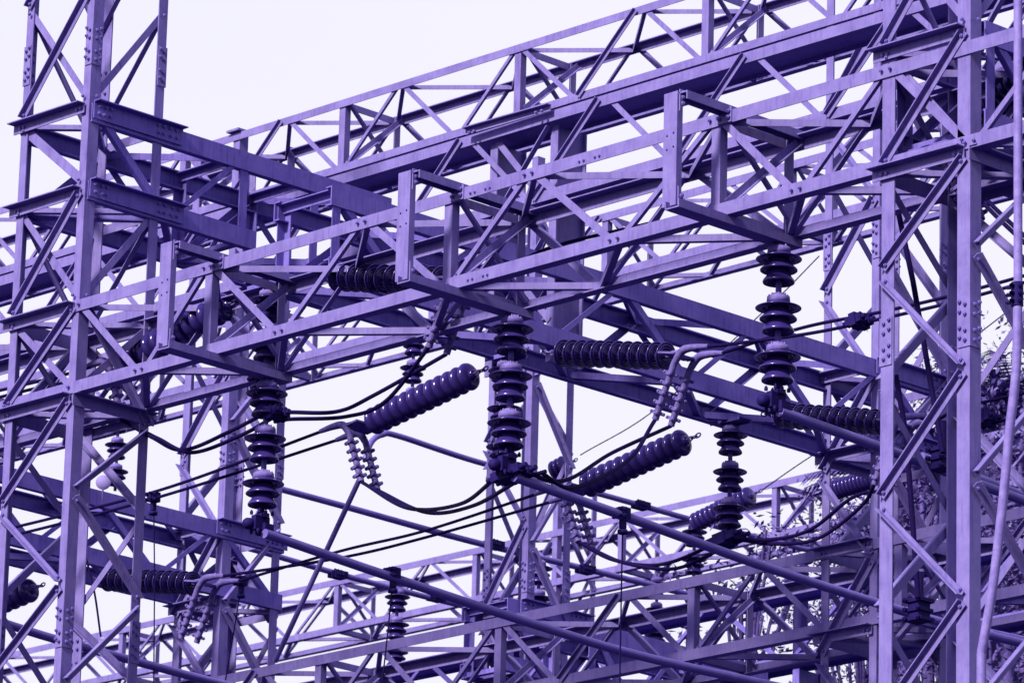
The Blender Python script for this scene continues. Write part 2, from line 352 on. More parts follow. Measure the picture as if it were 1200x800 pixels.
# ------------------------------------------------------------------ lattice towers
def tower(label, x1, y0, wu, wv, ztop, fu, fv, znodes_u, znodes_v, horiz, xpan=(), m=STEEL, group=None, splz=(), leg_t=.01, br=.05, low=True, cap=False, vfar=False, hv=(), single=()):
    """near leg at (x1,y0); wu towards -X, wv towards +Y.  znodes: zigzag nodes (first on the near leg)"""
    t = thing('lattice_tower', label, 'tower', (x1 - wu / 2, y0 + wv / 2, 0), group)
    x0 = x1 - wu; y1 = y0 + wv
    legs = []
    for (x, y, sx, sy, a, b_) in ((x1, y0, -1, 1, fu, fv), (x0, y0, 1, 1, fu, fv), (x1, y1, -1, -1, fu, fv * .85), (x0, y1, 1, -1, fu * (1.9 if x1 == -28.06 else 1), fv)):
        b = MB(); b.angle((x, y, .3), (x, y, ztop), (sx, 0, 0), a, (0, sy, 0), b_, leg_t); legs.append(b.build('leg', m, t))
        b = MB(); b.box((x + sx * .04, y + sy * .04, .15), .3, .3, .3); b.build('footing', CONCM, t)
        for zs in splz:
            c = MB(); pb = MB()
            # inner splice and nuts on both flanges
            nx = -sy; ny = -sx
            pb.angle((x - sx * .007, y - sy * .007, zs), (x - sx * .007, y - sy * .007, zs + .30), (sx, 0, 0), a * .98, (0, sy, 0), b_ * .98, .006)
            for dz in (.04, .10, .20, .26):
                for k in (.3, .72):
                    c.bolt((x + sx * a * k, y - sy * .007, zs + dz + (k > .5) * .02), (0, -sy, 0), .012, .014)
                    c.bolt((x - sx * .007, y + sy * b_ * k, zs + dz + (k > .5) * .02), (-sx, 0, 0), .012, .014)
                    c.bolt((x + sx * a * k, y + sy * leg_t, zs + dz), (0, sy, 0), .012, .014)
                    c.bolt((x + sx * leg_t, y + sy * b_ * k, zs + dz), (sx, 0, 0), .012, .014)
            pb.build('splice_angle', m, legs[-1])
            c.build('bolts', BOLTM, legs[-1])
    jb = MB()
    def br_(p, q, nrm, outside, w_=br):
        ax = (q - p).normalized(); perp = ax.cross(nrm).normalized()
        if perp.z < 0: perp = -perp
        off = nrm * (.012 if outside else -.012)
        b = MB()
        if outside == 2: off = nrm * .012; b.angle(p - perp * w_ / 2 + off, q - perp * w_ / 2 + off, perp, w_ * .6, nrm, w_, .007)
        elif outside: b.angle(p + perp * w_ / 2 + off, q + perp * w_ / 2 + off, -perp, w_, nrm, w_ * .85, .007)
        else: b.angle(p - perp * w_ / 2 + off, q - perp * w_ / 2 + off, perp, w_, -nrm, w_ * .85, .007)
        b.build('lacing_brace', m, t)
        for c in (p, q):
            jb.bolt(c + nrm * .018 + ax * (.03 if c is p else -.03), nrm, .012, .013)
    e = .03
    def U(z, left, y): return V((x0 + e if left else x1 - e, y, z))
    def Vv(z, far, x): return V((x, y1 - e if far else y0 + e, z))
    for a, b in zip(znodes_u[:-1], znodes_u[1:]):
        i = znodes_u.index(a)
        for y, n in ((y0, -Y), (y1, Y)):
            lf = (i % 2 == 1) if y == y0 else (i % 2 == 0)
            p, q = U(a - .03, lf, y), U(b + .03, not lf, y)
            br_(p, q, n, 1 if (q - p).x * (q - p).z > 0 else (2 if y == y0 else 0))
    for a, b in zip(znodes_v[:-1], znodes_v[1:]):
        i = znodes_v.index(a)
        for x, n in ((x1, X), (x0, -X)):
            ff = ((i % 2 == 1) != vfar) if x == x1 else ((i % 2 == 0) != vfar)
            br_(Vv(a - .03, ff, x), Vv(b + .03, not ff, x), n, True)
    for za, zb in single: br_(U(za, True, y0), U(zb, False, y0), -Y, False, .07)
    for za, zb in xpan:                                      # crossed panels on the U faces
        br_(U(za, True, y0), U(zb, False, y0), -Y, True); br_(U(zb, True, y0), U(za, False, y0), -Y, False)
        br_(U(za, True, y1), U(zb, False, y1), Y, False)
        br_(Vv(za, False, x1), Vv(zb, True, x1), X, False); br_(Vv(za, True, x0), Vv(zb, False, x0), -X, False)
    for z in horiz:
        b = MB(); b.angle((x0 - .06, y0 - .014, z), (x1 - .03, y0 - .014, z), -Z, .075, -Y, .075); b.build('horizontal_strut', m, t)
        b = MB(); b.angle((x0, y1 + .003, z), (x1, y1 + .003, z), -Z, .07, Y, .06); b.build('horizontal_strut', m, t)
        if z in hv:
            b = MB(); b.angle((x1 + .003, y0 - .02, z + .0), (x1 + .003, y1 + .04, z + .0), -Z, .09, X, .06); b.build('horizontal_strut', m, t)
        b = MB(); b.angle((x0 - .003, y0, z + .02), (x0 - .003, y1, z + .02), -Z, .10, -X, .07); b.build('horizontal_strut', m, t)
        b = MB(); b.angle((x0 + .03, y0 + .03, z - .05), (x1 - .03, y1 - .03, z - .05), Z, .05, X, .05, .006); b.build('horizontal_strut', m, t)
        for k in (.02, .06): jb.bolt((x0 + k, y0 - .022, z - .04), -Y, .012, .013); jb.bolt((x1 - .04 - k, y0 - .022, z - .04), -Y, .012, .013)
    jb.build('bolts', BOLTM, t)
    if cap:
        b = MB(); b.box((x1 - wu / 2, y0 + wv / 2, ztop + .01), wu + .04, wv + .04, .02); b.build('cap_plate', m, t)
    return t
def zz(z0, step, n): return [z0 - step * i for i in range(n)]
TG = 'lattice steel towers'
tower('large lattice tower filling the left edge, carrying the front girder', -28.06, 23.0, .755, .69, 17.4, .075, .095,
      [11.70, 11.0, 10.35, 9.765] + zz(9.1, .66, 13), [12.40, 11.60, 11.0, 10.32, 9.63] + zz(8.95, .68, 12), (13.87, 13.24, 12.385, 11.72),
      ((12.42, 13.2), (11.75, 12.35), (13.9, 14.72), (14.75, 15.6), (15.6, 16.5)), splz=(14.16, 9.9), group=TG, hv=(11.72,), single=((13.82, 13.28),))
tower('large lattice tower at the right edge with a pale bent conduit beside it', -19.81, 23.0, .70, .70, 17.4, .10, .10,
      [11.70, 11.07, 10.37, 9.66, 8.98] + zz(8.3, .69, 11), [11.74, 11.09, 10.39, 9.69] + zz(9.0, .69, 12), (12.50, 11.74),
      ((11.76, 12.46), (12.52, 13.3), (13.3, 14.1), (14.1, 15.0)), splz=(10.50,), group=TG, vfar=True, hv=(11.74,))
# the extra zigzag of the right tower between the girder and the crossing
tower('slimmer lattice tower just behind the right tower, with the upper channel truss bolted to it', -26.33, 29.5, .57, .80, 16.6, .075, .085,
      zz(15.85, .72, 21), zz(15.5, .80, 19), (13.06, 12.42, 11.67, 11.0), (), splz=(13.9,), group=TG, br=.06)
KT = tower('lattice tower in the lower left behind the hanging insulator, a channel truss bolted to it', -33.88, 29.5, .60, .66, 16.6, .085, .10,
      zz(15.85, .72, 21), zz(15.5, .80, 19), (13.05, 12.38, 11.67, 11.0), (), splz=(13.55,), group=TG, br=.06, cap=False)
tower('lattice tower in the middle standing behind the double hanging insulator', -33.69, 33.0, .57, .54, 17.2, .075, .095,
      zz(16.9, .80, 20), zz(16.6, .78, 20), (12.95, 12.3), (), splz=(13.05,), group=TG, br=.055)
tower('faint slender lattice tower far behind, just right of the main leg of the middle tower', -43.93, 43.512, .6, .66, 18.2, .08, .08,
      zz(18.0, .9, 20), zz(17.6, .9, 19), (), (), splz=(), group=TG, br=.05)
b = MB(); b.box((-33.93, 29.52, 16.60), .16, .14, .02); b.build('cap_plate', STEEL, KT)

# stout column pair
t = thing('column_frame', 'pair of stout rolled steel columns with crossed braces holding up the heavy girder', 'column', (-26.8, 26.2, 12.4))
for x in (-26.45, -27.08):
    b = MB(); b.ibeam((x, 26.22, 0.0 + 12.33), (x, 26.22, 13.60), Y, .30, X, .075, .012); b.ibeam((x, 26.22, 13.60), (x, 26.22, 14.12), Y, .30, X, .075, .012); c = b.build('column', STEEL, t)
    c = MB()
    for k in (12.38, 12.44):
        for yy in (26.14, 26.2, 26.28): c.bolt((x + .006, yy, k), X)
    c.build('bolts', BOLTM, t)
for zc in (13.78, 12.95):
    b = MB(); b.angle((-27.06, 26.05, zc - .33), (-26.47, 26.05, zc + .33), Z, .05, -Y, .045, .007); b.build('cross_brace', STEEL, t)
    b = MB(); b.angle((-27.06, 26.062, zc + .33), (-26.47, 26.062, zc - .33), Z, .05, Y, .04, .007); b.build('cross_brace', STEEL, t)
    b = MB(); b.angle((-27.06, 26.34, zc - .33), (-26.47, 26.34, zc + .33), Z, .05, -Y, .045, .007); b.build('cross_brace', STEEL, t)
b = MB(); b.angle((-27.25, 25.94, 14.24), (-26.38, 25.96, 14.24), -Z, .05, -Y, .05); b.build('head_angle', STEEL, t)
c = MB()
for x in (-27.2, -27.15, -26.5, -26.44): c.bolt((x, 25.93, 14.195), -Y)
c.build('bolts', BOLTM, t)
t = thing('column_frame', 'stout rolled steel column low at right under the second heavy girder', 'column', (-30.45, 33.2, 0))
for x in (-30.42, -31.02):
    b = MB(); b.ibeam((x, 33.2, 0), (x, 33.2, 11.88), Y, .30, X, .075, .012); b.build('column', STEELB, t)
for k in range(14):
    zc = 11.4 - .8 * k
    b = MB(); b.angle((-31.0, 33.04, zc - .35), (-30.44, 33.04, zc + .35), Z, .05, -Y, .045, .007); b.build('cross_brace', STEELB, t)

# ------------------------------------------------------------------ hanging station posts
def shed(b, c, R, h, r0=.035, n=32):
    """bell shaped shed: rim of radius R hangs h below its neck (point c), with a recessed ribbed underside"""
    b.lathe([(r0, 0), (r0 + .016, -.004), (R * .58, -h * .38), (R * .82, -h * .72), (R * .95, -h * .88), (R, -h * .97), (R, -h * 1.06), (R * .97, -h * 1.10), (R * .90, -h * .98),
             (R * .80, -h * .90), (R * .78, -h * 1.06), (R * .74, -h * 1.06), (R * .70, -h * .80), (R * .56, -h * .72), (R * .54, -h * .92), (R * .50, -h * .92), (R * .45, -h * .62), (r0 * .9, -h * .6), (r0 * .9, -h * .85)], c, Z, n)
def post_insulator(label, p, s=1.0, units=3, fit=True, group='hanging station post insulators', top=True, cat='insulator', stand=False):
    """hangs down from p; each unit is cap, large, middle and small shed and a pin"""
    p = V(p); t = thing('post_insulator', label, cat, p, group); pitch = .335 * s
    for k in range(units):
        o = p - Z * pitch * k
        b = MB(); b.lathe([(.0001, 0), (.045 * s, 0), (.048 * s, -.012 * s), (.075 * s, -.02 * s), (.078 * s, -.055 * s), (.05 * s, -.07 * s)], o, Z, 24); cp = b.build('metal_cap', CAPM, t)
        c = MB()
        for j in range(8): a = math.pi / 4 * j; c.bolt(o + V((math.cos(a) * .06 * s, math.sin(a) * .06 * s, -.016 * s)), Z, .007 * s, .01 * s)
        c.build('bolts', BOLTM, cp)
        for (R_, z, h) in ((.152, .050, .046), (.124, .088, .082), (.106, .140, .110)):
            b = MB(); shed(b, o - Z * z * s, R_ * s, h * s, .052 * s); b.build('shed', PORC, t)
        b = MB(); b.lathe([(.020 * s, -.245 * s), (.020 * s, -.335 * s), (.0001, -.335 * s)], o, Z, 14); b.lathe([(.02 * s, -.20 * s), (.045 * s, -.19 * s), (.045 * s, -.06 * s)], o, Z, 16); b.build('pin', FIT if k < units - 1 else DARKF, t)
    return t, p - Z * pitch * units
def clamp_ball(label, p, group='tube clamps under the front insulators'):
    t = thing('tube_clamp', label, 'clamp', p, group)
    b = MB(); b.box(p + V((0, 0, -.01)), .10, .05, .03); b.box(p + V((0, -.01, -.065)), .045, .13, .10); b.box(p + V((0, .03, -.10)), .10, .08, .07); b.build('clamp_body', DARKF, t)
    b = MB(); b.lathe([(.001, -.045), (.025, -.04), (.038, -.022), (.042, 0), (.038, .022), (.025, .04), (.001, .045)], p + V((-.03, -.09, -.075)), Y, 16); b.build('end_ball', DARKF, t)
    c = MB()
    for dx in (-.04, .04):
        for dy in (-.06, .0, .06):
            c.bolt(p + V((dx, dy, 0)), Z, .012, .02); c.bolt(p + V((dx * .9, dy, -.115)), -Z, .012, .02)
    c.build('bolts', DARKF, t)
    return t
IL = ['dark hanging insulator in front at left, under the left channel frame', 'dark hanging insulator in front at centre, under the middle channel frame', 'dark hanging insulator in front at right, under the right channel frame, clear against the sky']
CL = ['dark ball-ended clamp under the left front insulator', 'dark clamp under the centre front insulator', 'dark ball-ended clamp under the right front insulator']
ends = []
for i, (px, py) in enumerate(((313, 452), (600, 374), (913, 291))):
    p = at(1, 23.52, px, py); p.z = 11.655
    _, e = post_insulator(IL[i], p, .955); ends.append(e); clamp_ball(CL[i], e + Z * .01)
E4 = []
for lab, (y, z) in (('smaller hanging insulator behind the left front one, partly hidden by girder braces', (23.66, 12.38)), ('smaller hanging insulator close behind the centre front one', (25.98, 12.38)),
                    ('smaller hanging insulator between the two right string insulators, clamped to jumper cables', (28.36, 12.40))):
    _, e = post_insulator(lab, (-26.80, y, z), .85); E4.append(e)
    b = MB(); b.channel((-26.95, y, z + .035), (-26.65, y, z + .035), Y, .14, -Z, .03); o = b.build('support_channel', STEELB); tag(o, 'short channel carrying ' + lab.split(',')[0].replace('smaller hanging', 'the smaller'), 'bracket', 'support channels')
# insulators hung from the distant girder
for (px, py, lab) in ((485, 400, 'small hanging insulator far behind the fat pale string insulator'), (139, 488, 'small hanging insulator far behind, seen between the legs of the left tower')):
    p = at(1, 34.8, px, py); p.z = 16.58
    _, e = post_insulator(lab, p, .86)
# ------------------------------------------------------------------ tubes
def tube(name, label, cat, pts, r, m, n=12, group=None, smooth=True, k=10):
    b = MB(); b.tube(spline(pts, k) if smooth else pts, r, n); o = b.build(name, m); return tag(o, label, cat, group)
BG = 'long aluminium bus tubes'
tube('bus_tube', 'grey bus tube descending to the right from the left front insulator', 'bus tube', [(-26.56, 23.50, 10.56), (-26.56, 24.72, 10.48), (-26.56, 26.2, 10.40), (-26.56, 27.3, 10.37), (-26.56, 29.4, 10.42)], .033, ALU, 14, BG)
tube('bus_tube', 'grey bus tube descending to the right from the centre front insulator', 'bus tube', [(-24.18, 23.54, 10.56), (-24.18, 24.6, 10.50), (-24.18, 26.2, 10.41), (-24.18, 28.04, 10.37), (-24.18, 30, 10.42)], .033, ALU, 14, BG)
tube('bus_tube', 'grey bus tube running from the right front insulator behind the right tower', 'bus tube', [(-21.81, 23.52, 10.57), (-21.81, 24.6, 10.53), (-21.81, 26.2, 10.46), (-21.81, 28.5, 10.42)], .033, ALU, 14, BG)
def farx(x, pts): return [at(0, x, *q) for q in pts]
tube('bus_tube', 'thin distant bus tube starting below the small hanging insulator behind the fat string', 'bus tube', farx(-36.6, [(428, 538), (435, 518), (448, 509), (468, 511), (560, 541), (690, 575), (860, 622), (1010, 660)]), .030, ALU, 10, BG)
tube('bus_tube', 'thin distant bus tube leaving the left front insulator at mid height towards the middle tower', 'bus tube', farx(-35.0, [(300, 565), (400, 592), (545, 632), (690, 667), (830, 702)]), .030, ALU, 10, BG)
tube('bus_tube', 'thin distant bus tube passing under the near tube at the left dropper wire', 'bus tube', farx(-38.8, [(240, 628), (320, 650), (400, 673), (500, 699), (620, 728)]), .030, ALU, 10, BG)
tube('bus_tube', 'bus tube crossing behind the foot of the left tower at the bottom left corner', 'bus tube', farx(-30.5, [(-10, 725), (60, 747), (150, 772), (260, 801), (330, 818)]), .033, ALU, 10, BG)
tube('bus_tube', 'bus tube right of the right tower, low at the right edge', 'bus tube', farx(-24.5, [(1080, 535), (1150, 562), (1210, 585)]), .035, ALU, 10, BG)
tube('bus_tube', 'bus tube low at the right edge beside the bent conduit foot', 'bus tube', farx(-24.5, [(1160, 741), (1210, 752)]), .030, ALU, 10, BG)
# couplers on the far tubes
for (x, px, py, lab) in ((-36.6, 751, 592, 'dark coupling on the thin distant tube under the second fat string insulator'), (-35.0, 686, 667, 'dark coupling on a distant tube right of the middle tower'),
                         (-38.8, 396, 673, 'dark coupling on a distant tube near the lower left tower'), (-38.8, 511, 700, 'dark coupling on a distant tube left of the middle tower'), (-35.0, 579, 638, 'dark coupling on a distant tube at the left leg of the middle tower')):
    p = at(0, x, px, py); b = MB(); b.box(p, .08, .13, .085); b.box(p + V((0, -.09, -.01)), .07, .04, .07); b.box(p + V((0, .09, .01)), .07, .04, .07)
    for dy in (-.04, 0, .04): b.bolt(p + V((0, dy, .042)), Z, .014, .012); b.bolt(p + V((0.04, dy, 0)), X, .014, .012)
    tag(b.build('tube_coupling', DARKF), lab, 'coupling', 'couplings on far tubes')
# insulators standing under the far tubes
for (x, px, py, s, lab) in ((-38.8, 466, 690, .86, 'small insulator standing under a distant tube behind the centre left dropper'), (-35.0, 632, 656, .86, 'small insulator standing under a distant tube just right of the middle tower'),
                         (-36.6, 814, 614, .86, 'small insulator standing under a distant tube right of centre, cut by the near tube'), (-37.5, 770, 676, .8, 'small insulator far behind the lower rear girder right of the long dropper'), (-33.0, 939, 650, .72, 'small insulator standing low behind the far leg of the right group')):
    p = at(0, x, px, py); _, e = post_insulator(lab, p, s, 3 if px != 939 else 1, group='small insulators standing under far tubes')
    b = MB(); b.lathe([(.16, 0), (.16, -.02), (.07, -.03), (.07, -e.z + .02)], e, Z, 16)
    b.lathe([(.001, 0), (.16, 0)], e, Z, 16); tag(b.build('pedestal_post', STEELB), 'round pedestal of the ' + lab.replace('small insulator ', 'insulator ').replace(' a distant tube', ' tube'), 'pedestal', 'pedestals of standing insulators')

# ------------------------------------------------------------------ tension strings
def disc_profile(s, flat):
    R = .100 * s
    if flat: return [(.001, 0), (.026, 0), (.034, .008), (.036, .055), (.046, .062), (R * .7, .074), (R * .93, .088), (R, .096), (R * .985, .104), (R * .93, .103), (R * .9, .094), (R * .80, .092), (R * .78, .108), (R * .74, .108), (R * .71, .090), (R * .62, .088), (R * .60, .108), (R * .56, .108), (R * .53, .084), (R * .44, .082), (R * .42, .104), (R * .38, .104), (R * .34, .078), (.012, .075), (.012, .13)]
    return [(.001, 0), (.026, 0), (.034, .008), (.036, .030), (.046, .033), (R * .58, .036), (R * .82, .045), (R * .95, .060), (R, .078), (R * .98, .090), (R * .92, .095),
            (R * .88, .092), (R * .84, .093), (R * .82, .112), (R * .77, .112), (R * .74, .088), (R * .66, .086), (R * .64, .110), (R * .58, .110), (R * .55, .084), (R * .46, .082), (R * .43, .104), (R * .38, .104), (R * .34, .078), (.012, .075), (.012, .13)]
def tension_string(label, p, q, n=12, s=1.0, group='strings of disc insulators'):
    """discs from the steelwork end p to the line end q"""
    p = V(p); q = V(q); ax = (q - p).normalized(); L = (q - p).length
    t = thing('string_insulator', label, 'insulator', p, group); a0 = .13; step = (L - a0) / n; k = step / .105
    prof = [(r * s, z * k * .98) for r, z in disc_profile(1, label.startswith(('horizontal', 'string of dark')))]
    for i in range(n):
        b = MB(); b.lathe(prof, p + ax * (a0 + step * i), ax, 30); b.build('disc', PORC if label.startswith(('horizontal', 'string of dark')) else DISCM, t)
    b = MB(); sd_ = ax.cross(Z).normalized()
    for i in range(4):      # chain links
        c = p + ax * (.02 + .04 * i); u = sd_ if i % 2 else Z
        b.tube([c + (ax * math.cos(a) * .03 + u * math.sin(a) * .016) for a in [math.pi * 2 * j / 10 for j in range(11)]], .006, 6)
    b.build('shackle_chain', FIT, t)
    return t, q, ax
def strain_clamp(label, q, ax, tail, group='bolted strain clamps'):
    """yoke and two bolted clamps at the line end q of a string; ax is the string direction, tail the way the jumper ends leave"""
    q = V(q); ax = V(ax).normalized(); tail = V(tail).normalized(); sd_ = ax.cross(Z).normalized()
    t = thing('strain_clamp', label, 'cable clamp', q, group); fin = []
    b = MB(); b.tube([q - ax * .02, q + ax * .06], .016, 8); b.box(q + ax * .12, .16, .26, .014, ax, sd_); b.build('yoke_plate', FIT, t)
    for k, sg in enumerate((-1, 1)):
        o = q + ax * .16 + sd_ * .11 * sg + ax * (.06 if sg > 0 else 0)
        pts = [o + ax * .30 + Z * .055, o + ax * .16 + Z * .045, o + ax * .05 + Z * .02, o + tail * .05 - Z * .01, o + tail * .12, o + tail * .20, o + tail * .49]
        b = MB(); sp = spline(pts, 6); m_ = len(sp); b.tube(sp, .025, 12, [.017 + .012 * math.sin(min(1, i / m_ * 2) * math.pi / 1.3) for i in range(m_)])
        b.tube([o - ax * .06, o + ax * .06 + Z * .02], .016, 8)
        body = b.build('clamp_body', FIT, t)
        for j in range(5):
            c = o + tail * (.15 + .072 * j); n1 = tail.cross(sd_).normalized()
            b = MB(); b.box(c, .024, .07, .048, tail, sd_)
            for e in (-1, 1): b.bolt(c + sd_ * .030 * e + n1 * .024, n1, .014, .012); b.bolt(c + sd_ * .030 * e - n1 * .024, -n1, .014, .012)
            u = b.build('clamp_collar', FIT, body); u.matrix_parent_inverse = Matrix.Identity(4)
        fin.append((o + ax * .30 + Z * .055, o + tail * .49))
    return t, fin
def px(y, a, b): return at(1, y, a, b)
ST = {}
spec = {  # name: plane y, attach pixel, line-end pixel, label, clamp label, tail
 'r1': (25.9, (636, 413), (781, 417), 'horizontal string of dark ribbed discs at centre right, above the two grey clamps', 'pair of pale bolted clamps at the right end of the centre right string', (-.42, 0, -.9)),
 'l1': (25.9, (571, 431), (437, 494), 'fat string of smooth discs sloping down left in the open sky at centre', 'pair of pale bolted clamps hanging in open sky left of centre', (.35, 0, -.93)),
 'r2': (28.3, (893, 485), (1036, 495), 'horizontal string of dark ribbed discs ending behind the right tower', 'bolted clamps half hidden behind the right tower', (-.42, 0, -.9)),
 'l2': (28.3, (820, 509), (688, 568), 'fat string of smooth discs sloping down left at lower right of centre', 'pair of bolted clamps below centre, under the near tube', (.38, 0, -.92)),
 'r0': (23.66, (372, 324), (518, 329), 'string of dark ribbed discs behind the middle channel frame and front girder', 'pair of bolted clamps behind the girder, right of the middle channel frame', (-.42, 0, -.9)),
 'l0': (23.66, (284, 348), (158, 418), 'fat string of discs hidden behind the left channel frame', 'pair of bolted clamps seen inside the left tower', (.35, 0, -.93)),
 'r3': (27.9, (108, 678), (226, 683), 'horizontal string of dark ribbed discs low at left behind the left tower', 'pair of bolted clamps low at left, right of the low horizontal string', (-.42, 0, -.9)),
 'l3': (27.9, (52, 684), (-70, 735), 'fat string of discs cut off by the left edge, low down', 'bolted clamps outside the left edge, low down', (.35, 0, -.93)),
 'r4': (23.66, (1240, 60), (1140, 150), 'string of discs at upper right between the right tower and conduit', 'bolted clamps between the legs of the right tower, near the top', (.35, 0, -.93)),
}
for k, (y, a, b, lab, cl, tail) in spec.items():
    p = px(y, *a); q = px(y, *b)
    _, q, ax = tension_string(lab, p, q, 12, 1.0 if k[0] == 'r' else 1.06)
    _, fin = strain_clamp(cl, q, ax, tail); ST[k] = fin
# distant small strings
for (x, a, b, lab) in ((37, (893, 574), (815, 612), 'blurred string of discs far behind the smaller hanging insulator at right'), (37, (1040, 555), (975, 575), 'blurred string of discs far behind the right tower')):
    tension_string(lab, px(x, *a), px(x, *b), 12, 1.0)
tension_string('tiny blurred insulator far off just right of the middle tower', px(37, 676, 538), px(37, 650, 552), 3, 1.1)
# ------------------------------------------------------------------ cables
CG = 'paired overhead conductors'
def cable(label, pts, r=.013, name='conductor_cable', group=CG, cat='cable'): return tube(name, label, cat, pts, r, CABLE, 8, group, True, 12)
def run(key, other, txt, y):
    for i, w_ in enumerate(('upper', 'lower')):
        f = ST[key][i][0]
        cable(txt % w_, [f - (V(other[1 if len(other) > 1 else 0][i]) - f).normalized() * .1] + [V(o[i]) for o in other])
# centre right string to the right edge
def pair(a, b, y): return [px(y, *a), px(y, *b)]
run('r1', [pair((940, 384), (940, 392), 25.9), pair((1030, 366), (1030, 374), 25.9), pair((1120, 345), (1120, 353), 25.9), pair((1240, 312), (1240, 320), 25.9)], '%s conductor from the centre right string up to the right edge', 25.9)
run('l1', [pair((200, 570), (200, 578), 25.9), pair((60, 607), (60, 616), 25.9), pair((-30, 628), (-30, 637), 25.9)], '%s conductor from the open-sky clamps down to the left edge', 25.9)
run('l2', [pair((500, 621), (500, 629), 28.3), pair((400, 645), (400, 653), 28.3), [ST['r3'][0][0], ST['r3'][1][0]]], '%s long conductor between the low left string and the clamps below centre', 28.3)
run('r2', [pair((1130, 477), (1130, 500), 28.3), pair((1240, 452), (1240, 478), 28.3)], '%s conductor leaving the right tower near mid height', 28.3)
run('r0', [pair((640, 292), (640, 300), 23.66 + .2), pair((760, 262), (760, 270), 23.9)], '%s short conductor behind the front girder, right of the middle frame', 23.7)
run('l0', [pair((60, 443), (60, 451), 23.66), pair((-20, 462), (-20, 470), 23.66)], '%s conductor behind the left tower at mid height', 23.66)
for i, d in enumerate((0, 8)): cable(['upper', 'lower'][i] + ' dark cable dropping to the right edge beside the conduit, high up', [px(26, 1130, 205 + d), px(26, 1165, 243 + d), px(26, 1215, 290 + d)], .016)
JG = 'looping jumper cables'
def jumper(label, pts, r=.0145): return cable(label, pts, r, 'jumper_cable', JG, 'cable')
t0 = ST['l1'];  c2 = ends[1] - Z * .10
jumper('left jumper cable looping from the open-sky clamps to the centre insulator clamp', [t0[0][1], px(25.4, 478, 595), px(24.6, 540, 590), c2 + V((-.15, .05, .0)), c2 + V((.1, .05, .02))])
jumper('right jumper cable looping from the open-sky clamps to the centre insulator clamp', [t0[1][1], px(25.4, 500, 600), px(24.6, 555, 592), c2 + V((-.1, .2, .0)), c2 + V((.15, .2, .02))])
t1 = ST['r1']
jumper('upper jumper cable rising from the centre insulator clamp to the centre right clamps', [c2 + V((.05, .05, .02)), px(24.2, 660, 563), px(25.2, 718, 530), t1[0][1]])
jumper('lower jumper cable rising from the centre insulator clamp to the centre right clamps', [c2 + V((.1, .2, .02)), px(24.2, 672, 571), px(25.2, 735, 540), t1[1][1]])
t2 = ST['l2']; c4 = E4[2] - Z * .03
jumper('left jumper cable looping below from the clamps under the near tube', [t2[0][1], px(28.3, 720, 656), px(28.3, 775, 661), px(28.3, 830, 640), c4 + V((0, -.1, 0))])
jumper('right jumper cable looping below from the clamps under the near tube', [t2[1][1], px(28.3, 735, 660), px(28.3, 790, 666), px(28.3, 835, 648), c4 + V((.05, .1, 0))])
t3 = ST['r2']
jumper('upper jumper cable rising right from the smaller insulator to behind the right tower', [c4 + V((0, -.1, 0)), px(28.3, 900, 632), px(28.3, 950, 620), px(28.3, 1000, 582), t3[0][1]])
jumper('lower jumper cable rising right from the smaller insulator to behind the right tower', [c4 + V((.05, .1, 0)), px(28.3, 910, 637), px(28.3, 960, 630), px(28.3, 1010, 592), t3[1][1]])
t4 = ST['r0']; c1 = E4[0]; 
jumper('upper jumper cable curving down left from behind the middle frame to the left insulator', [t4[0][1], px(23.66, 440, 462), px(23.66, 395, 482), px(23.6, 338, 483), px(23.6, 318, 487)])
jumper('lower jumper cable curving down left from behind the middle frame to the left insulator', [t4[1][1], px(23.66, 452, 470), px(23.66, 405, 488), px(23.6, 340, 491), px(23.6, 322, 494)])
t5 = ST['l0']
jumper('upper jumper cable sagging left from the left insulator into the left tower', [px(23.6, 318, 480), px(23.66, 270, 505), px(23.66, 215, 527), px(23.66, 178, 512), t5[0][1]])
jumper('lower jumper cable sagging left from the left insulator into the left tower', [px(23.6, 322, 488), px(23.66, 280, 511), px(23.66, 225, 530), px(23.66, 186, 514), t5[1][1]])
def blockclamp(label, p, L=.2, d=(1, 0, .15)):
    d = V(d).normalized(); s_ = d.cross(Z).normalized(); b = MB(); b.box(p, L, .05, .06, d, s_); b.box(p + s_ * .09, L, .05, .06, d, s_); b.box(p + s_ * .045, L * .4, .155, .09, d, s_)
    for k in (-.35, 0, .35):
        for e in (0, .09): b.bolt(p + d * L * k + s_ * e + Z * .03, Z, .010, .009); b.bolt(p + d * L * k + s_ * e - Z * .03, -Z, .010, .009)
    b.tube([p - d * L * .7, p + d * L * .7], .018, 8); b.tube([p - d * L * .7 + s_ * .09, p + d * L * .7 + s_ * .09], .018, 8)
    return tag(b.build('parallel_clamp', DARKF), label, 'cable clamp', 'dark block clamps on jumpers')
blockclamp('dark block clamp joining jumpers below the centre front insulator', c2 + V((-.02, .1, 0)), .26)
blockclamp('dark block clamp joining jumpers below the smaller hanging insulator at right', c4 + V((0, 0, -.02)), .30)
blockclamp('dark block clamp on the jumpers at the left front insulator', px(23.6, 330, 486), .12)
blockclamp('dark clamp on a conductor just left of the right tower leg', px(25.9, 1012, 378), .14)
blockclamp('dark clamp on a conductor right of the right tower', px(28.3, 1160, 493), .16)
cable('hair-thin pale wire sloping up behind the upper right string clamps', [px(37, 680, 533), px(37, 770, 478), px(37, 900, 360), px(37, 960, 300)], .006)
cable('hair-thin wire rising right behind the far girder at lower right', [px(37, 893, 574), px(37, 930, 548), px(37, 1030, 480), px(37, 1200, 350)], .006)
